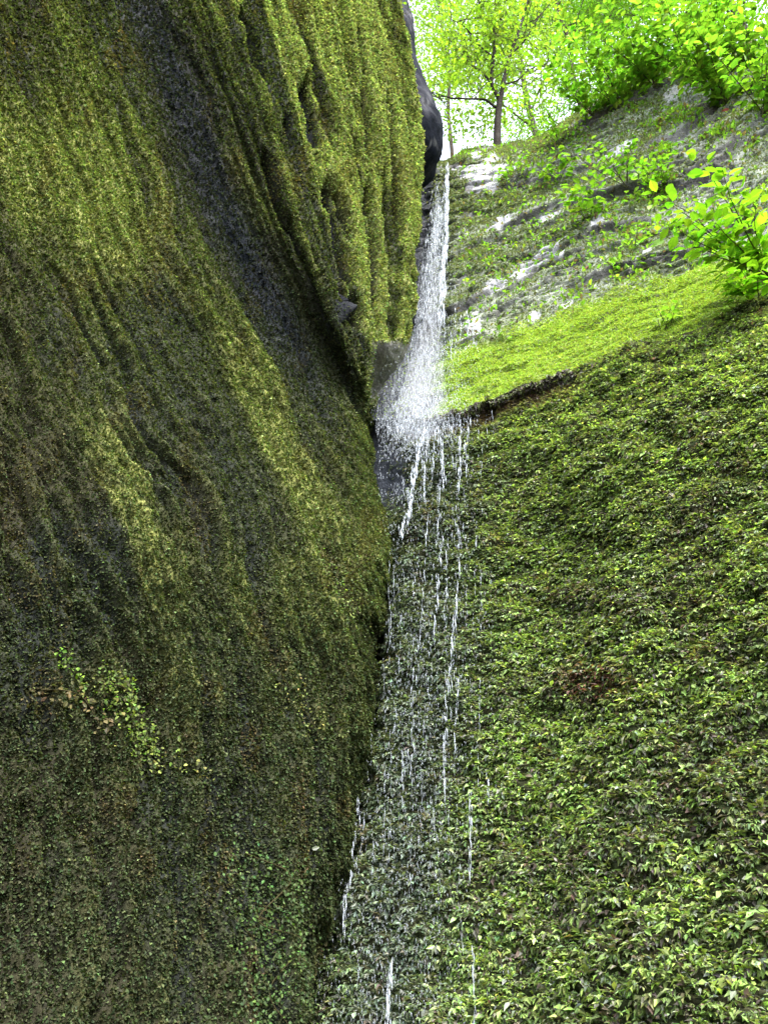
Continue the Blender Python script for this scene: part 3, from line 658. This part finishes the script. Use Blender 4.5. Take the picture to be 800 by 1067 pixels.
tree(463, 14, 17, .08, 3.4, 6500, 'pale sunlit tree behind the top of the waterfall, left of the forked rim tree', col=(.17, .27, .035), first=.5)
tree(545, 18, 22, .2, 4.5, 9500, 'distant washed out tree seen behind the forked rim tree', col=(.19, .29, .045), first=.45, size=.11)
tree(655, 15, 17, .2, 4.0, 14000, 'bushy lime green tree above the middle of the slope skyline', col=(.14, .25, .025), first=.3)
tree(720, 11.5, 12, .15, 3.2, 12000, 'lime green tree over the steep upper part of the rock slope', col=(.13, .25, .02), first=.25)
tree(790, 9.5, 10, .13, 2.8, 9000, 'leafy tree at the top right corner above the rock slope', col=(.13, .25, .02), first=.2)

# ------------------------------------------------------------------ saplings and small plants on the slope
def plant(name, label, cat, x, y, stems, leafL, per, spread, height, group=None, col=(.15, .275, .03), out=.35, hang=False, base=None):
    b = on_slope(x, y) if base is None else base
    e_ = empty(name, tuple(b)); tag(e_, label, cat, group)
    pos, dr, nr, LL = [], [], [], []; paths = []
    for s in range(stems):
        a = RNG.uniform(-1, 1)
        d = np.array([a*spread, -out-.2*RNG.random(), (1. if not hang else -.2)])+RNG.normal(0, .12, 3); d /= np.linalg.norm(d)
        n = 7; P = [np.array(b)+RNG.normal(0, .02, 3)]; h = height*RNG.uniform(.6, 1.1)
        for k in range(n):
            d = d+np.array([a*.1, -.10, -.10])+RNG.normal(0, .08, 3); d /= np.linalg.norm(d); P.append(P[-1]+d*h/n)
        P = np.array(P); Ps = spline(P, 4); paths.append((Ps, np.linspace(.004+.003*height, .002, len(Ps))))
        woody('stem', [paths[-1]], e_, np.array([.07, .075, .03]))
        for k in range(per):
            f = (.08 if height > 1 else .25)+(.92 if height > 1 else .75)*(k+.5)/per; i = min(int(f*(len(Ps)-1)), len(Ps)-2)
            tn = unit(Ps[i+1]-Ps[i]); sd = unit(np.cross(tn, [0, 0, 1.]))*(1 if k % 2 else -1)
            dv = sd*.9+tn*.6+RNG.normal(0, .25, 3); tw_ = Ps[i]+unit(dv)*leafL*.35
            for m in range(1 if leafL < .08 else 2):
                pos.append(tw_+RNG.normal(0, leafL*.35, 3)*(m > 0)); dr.append(dv+RNG.normal(0, .35, 3)+np.array([0, 0, -.15])); nr.append(np.array([0, -.45, 1.])+RNG.normal(0, .3, 3)); LL.append(leafL*RNG.uniform(.6, 1.15))
    pos, dr, nr, LL = map(np.array, (pos, dr, nr, LL)); N = len(pos)
    leafmesh('foliage', pos, dr, nr, LL, LL*RNG.uniform(.6, .78, N), vary(np.broadcast_to(col, (N, 3)), N, .30, .10), M_PLANT, T_OVAL, e_)
    return e_
G1 = 'leafy plants rooted on the rock slope'
SH = [  # x, y, stems, leaf, per, spread, height, label
    (618, 124, 9, .13, 23, 1.3, 1.5, 'leafy sapling on the skyline between the forked tree and the denser saplings'),
    (648, 112, 11, .13, 25, 1.3, 1.9, 'leafy sapling leaning out from the skyline, second from the forked tree'),
    (684, 92, 12, .13, 25, 1.2, 1.9, 'dense lime sapling at the skyline above the grey rock bands'),
    (722, 92, 12, .13, 25, 1.3, 1.8, 'tall lime sapling between the dense one and the one with dead leaves'),
    (757, 108, 12, .13, 25, 1.3, 1.6, 'lime sapling with reddish dead leaves caught at its foot'),
    (798, 120, 10, .13, 24, 1.2, 1.6, 'sapling at the right edge above the big leaved shrub'),
    (780, 70, 11, .13, 24, 1.2, 1.5, 'sapling crowding the skyline in the top right corner'),
    (585, 150, 5, .08, 9, 1.1, .6, 'low leafy plant on the skyline beside the forked tree'),
    (612, 235, 6, .12, 8, 1.1, .65, 'broad leaved seedling on the middle of the rock slope'),
    (583, 190, 5, .11, 7, 1.1, .5, 'small fresh seedling below the skyline plants'),
    (532, 190, 5, .085, 7, 1.1, .4, 'little plant beside the pale wet rock right of the waterfall'),
    (655, 200, 6, .10, 9, 1.1, .8, 'thin stemmed plant on the dark rock bands under the saplings'),
    (690, 200, 6, .09, 9, 1.1, .7, 'upright seedling between the dark rock bands and the big leaved shrub'),
    (662, 262, 3, .07, 4, 1., .3, 'two leaved sprout left of the big leaved shrub'),
    (692, 345, 4, .07, 6, 1.2, .3, 'low bright sprout on the moss just above the ledge'),
    (515, 265, 3, .06, 4, 1.1, .2, 'tiny sprout near the white streaked rock by the waterfall'),
    (560, 240, 3, .06, 4, 1.1, .25, 'tiny sprout above the white streaked rock'),
    (640, 285, 3, .05, 4, 1.1, .2, 'tiny sprout on the upper edge of the moss apron'),
]
for (x, y, st, lf, per, sp, h, lab) in SH:
    plant('sapling' if h > 1 else 'seedling', lab, 'sapling' if h > 1 else 'plant', x, y, st, lf, per, sp, h, G1)
plant('shrub', 'big leaved lime shrub reaching in from the right edge over the slope', 'shrub', 803, 290, 20, .13, 14, 1.7, 1.4, None, (.17, .32, .025), .45)
plant('shrub', 'low broad leaved shrub below the larger one at the right edge', 'shrub', 790, 322, 8, .11, 8, 1.4, .55, None, (.15, .29, .02), .4)
bt = pt(425, 12, 7.0)
plant('seedling', 'leafy twig poking out behind the top of the fin beside the dark boulder', 'plant', 0, 0, 4, .07, 6, 1.0, .4, None, (.14, .27, .02), .1, base=bt)

# plant hanging on the left cliff
def on_left(x, y):
    k = np.argmin((px-x)**2+(py-y)**2); i, j = np.unravel_index(k, px.shape); return P[i, j], Nl[i, j]
def creeper(name, label, cat, pts, nl, leafL, spread, col):
    b, nb = on_left(*pts[0]); e_ = empty(name, tuple(b)); tag(e_, label, cat)
    Q = np.array([on_left(*q)[0]+on_left(*q)[1]*.03 for q in pts]); S = spline(Q, 6)
    woody('stem', [(S, np.linspace(.004, .002, len(S)))], e_, np.array([.05, .045, .02]))
    pp = spline(np.array([(a, b_, 0.) for a, b_ in pts]), 6); k = RNG.integers(0, len(pp), nl); N = nl
    uv = pp[k][:, :2]+RNG.normal(0, spread, (nl, 2)); pos = np.array([(lambda r: r[0]+r[1]*RNG.uniform(.005, .05))(on_left(*q)) for q in uv])
    dr = np.array([.35, -.5, -.55])+RNG.normal(0, .5, (N, 3)); nr = np.array([.1, -.7, .8])+RNG.normal(0, .35, (N, 3))
    LL = leafL*RNG.uniform(.5, 1.15, N)
    leafmesh('foliage', pos, dr, nr, LL, LL*RNG.uniform(.6, .85, N), vary(np.broadcast_to(col, (N, 3)), N, .45, .12), M_PLANT, T_OVAL, e_)
creeper('creeper', 'yellow green leafy creeper clinging to the dark left cliff', 'plant', [(98, 712), (118, 728), (135, 748), (148, 768), (158, 782)], 800, .022, 12, (.125, .175, .035))
creeper('creeper', 'brownish yellow trailing leaves just left of the yellow green creeper', 'plant', [(40, 722), (62, 728), (90, 735), (105, 760)], 90, .026, 6, (.10, .085, .035))
creeper('fern', 'small feathery sprig hanging above the yellow green creeper', 'fern', [(66, 676), (73, 690), (82, 706)], 60, .022, 3.5, (.13, .22, .03))
creeper('creeper', 'sparse trailing sprig on the left cliff, right of the yellow green creeper', 'plant', [(165, 790), (188, 800), (215, 812)], 60, .022, 5, (.16, .17, .05))
creeper('fern_patch', 'leafy fern patch on the left cliff beside the foot of the crevice', 'fern', [(258, 890), (290, 920), (270, 960), (300, 985), (275, 1030), (290, 1067)], 1500, .021, 21, (.062, .105, .03))
creeper('fern_patch', 'pale leaved patch at the edge of the left cliff below the fin', 'fern', [(345, 590), (362, 610), (380, 640)], 320, .022, 12, (.12, .16, .05))
creeper('fern_patch', 'drooping yellowish tuft on the left cliff halfway down the crevice', 'fern', [(285, 705), (312, 735), (330, 765)], 220, .020, 9, (.13, .14, .04))

# dead leaves
def dead(label, p_, n_, size, col):
    N = 1
    V = np.zeros((1, 3)); e = leafmesh('dead_leaf', p_[None]+n_[None]*.02, RNG.normal(0, 1, (1, 3))*np.array([1, .3, .4]), n_[None]+RNG.normal(0, .3, (1, 3)), np.array([size]), np.array([size*.6]), np.array([col]), M_PLANT, T_OVAL)
    tag(e, label, 'leaf', 'dead leaves on the rock')
def sl(x, y):
    k = np.argmin((spx-x)**2+(spy-y)**2); i, j = np.unravel_index(k, spx.shape); return SP[i, j], Ns[i, j]
def rw(x, y):
    k = np.argmin((rpx-x)**2+(rpy-y)**2); i, j = np.unravel_index(k, rpx.shape); return RP[i, j], Nr[i, j]
for x, y, s_, c, lab in [(760, 112, .13, (.25, .05, .03), 'red brown dead leaf at the foot of the skyline sapling'), (766, 104, .11, (.20, .06, .03), 'smaller dark red leaf touching the red brown leaf under the sapling'),
                         (611, 283, .07, (.30, .07, .05), 'red dead leaf lying on the middle of the slope'), (778, 287, .09, (.22, .05, .03), 'dark red leaf below the big leaved shrub')]:
    q, nq = sl(x, y); dead(lab, q, nq, s_, c)
for x, y, s_, c, lab in [(700, 388, .07, (.62, .50, .42), 'pale pinkish dead leaf caught in the moss just below the ledge'), (680, 376, .05, (.45, .2, .12), 'small orange dead leaf just below the ledge')]:
    q, nq = rw(x, y); dead(lab, q, nq, s_, c)
q, nq = on_left(327, 883); dead('small white leaf stuck to the left cliff near the crevice', q, nq, .045, (.40, .42, .36))

# ------------------------------------------------------------------ ground, sky, sun, camera
g = 400; n = 60
gx = np.linspace(-1, 1, n)**3*g; X, Y = np.meshgrid(gx, gx, indexing='xy'); Z = -.02+.06*noise(X*.5, Y*.5)
V = np.stack([X, Y, Z], -1); o = mk('ground', V, gridfaces(n, n), M_ROCK, np.broadcast_to(np.array([.10, .085, .06]), V.shape))
tag(o, 'damp sandy canyon floor', kind='structure')

SUN_EL, SUN_AZ = math.radians(60), math.radians(148)    # azimuth clockwise from +Y
w = bpy.data.worlds.new('World'); bpy.context.scene.world = w; w.use_nodes = True; nt = w.node_tree
sky = nt.nodes.new('ShaderNodeTexSky'); sky.sky_type = 'NISHITA'; sky.sun_disc = False
sky.sun_elevation = SUN_EL; sky.sun_rotation = SUN_AZ; sky.air_density = 1.0; sky.dust_density = 3.0
hs = nt.nodes.new('ShaderNodeHueSaturation'); hs.inputs['Saturation'].default_value = .5
nt.links.new(sky.outputs[0], hs.inputs['Color']); nt.links.new(hs.outputs[0], nt.nodes['Background'].inputs[0]); nt.nodes['Background'].inputs[1].default_value = .15
sd = bpy.data.lights.new('sun', 'SUN'); sd.energy = .85; sd.angle = math.radians(40); sd.color = (1, .98, .94)
so = bpy.data.objects.new('sun', sd); C.objects.link(so)
v = Vector((math.cos(SUN_EL)*math.sin(SUN_AZ), math.cos(SUN_EL)*math.cos(SUN_AZ), math.sin(SUN_EL)))
so.rotation_euler = v.to_track_quat('Z', 'Y').to_euler()
cd = bpy.data.cameras.new('camera'); co = bpy.data.objects.new('camera', cd); C.objects.link(co)
co.location = (0, 0, EYE); co.rotation_euler = (math.pi/2+PITCH, 0, 0)
cd.sensor_fit = 'VERTICAL'; cd.sensor_height = 24; cd.lens = 24*F/1067; cd.clip_end = 2000; cd.clip_start = .05
sc = bpy.context.scene; sc.camera = co
sc.view_settings.view_transform = 'Standard'; sc.view_settings.look = 'None'; sc.view_settings.exposure = 2.98; sc.view_settings.gamma = 1
sc.cycles.max_bounces = 6; sc.cycles.diffuse_bounces = 4; sc.cycles.transparent_max_bounces = 16
sc.cycles.use_denoising = True
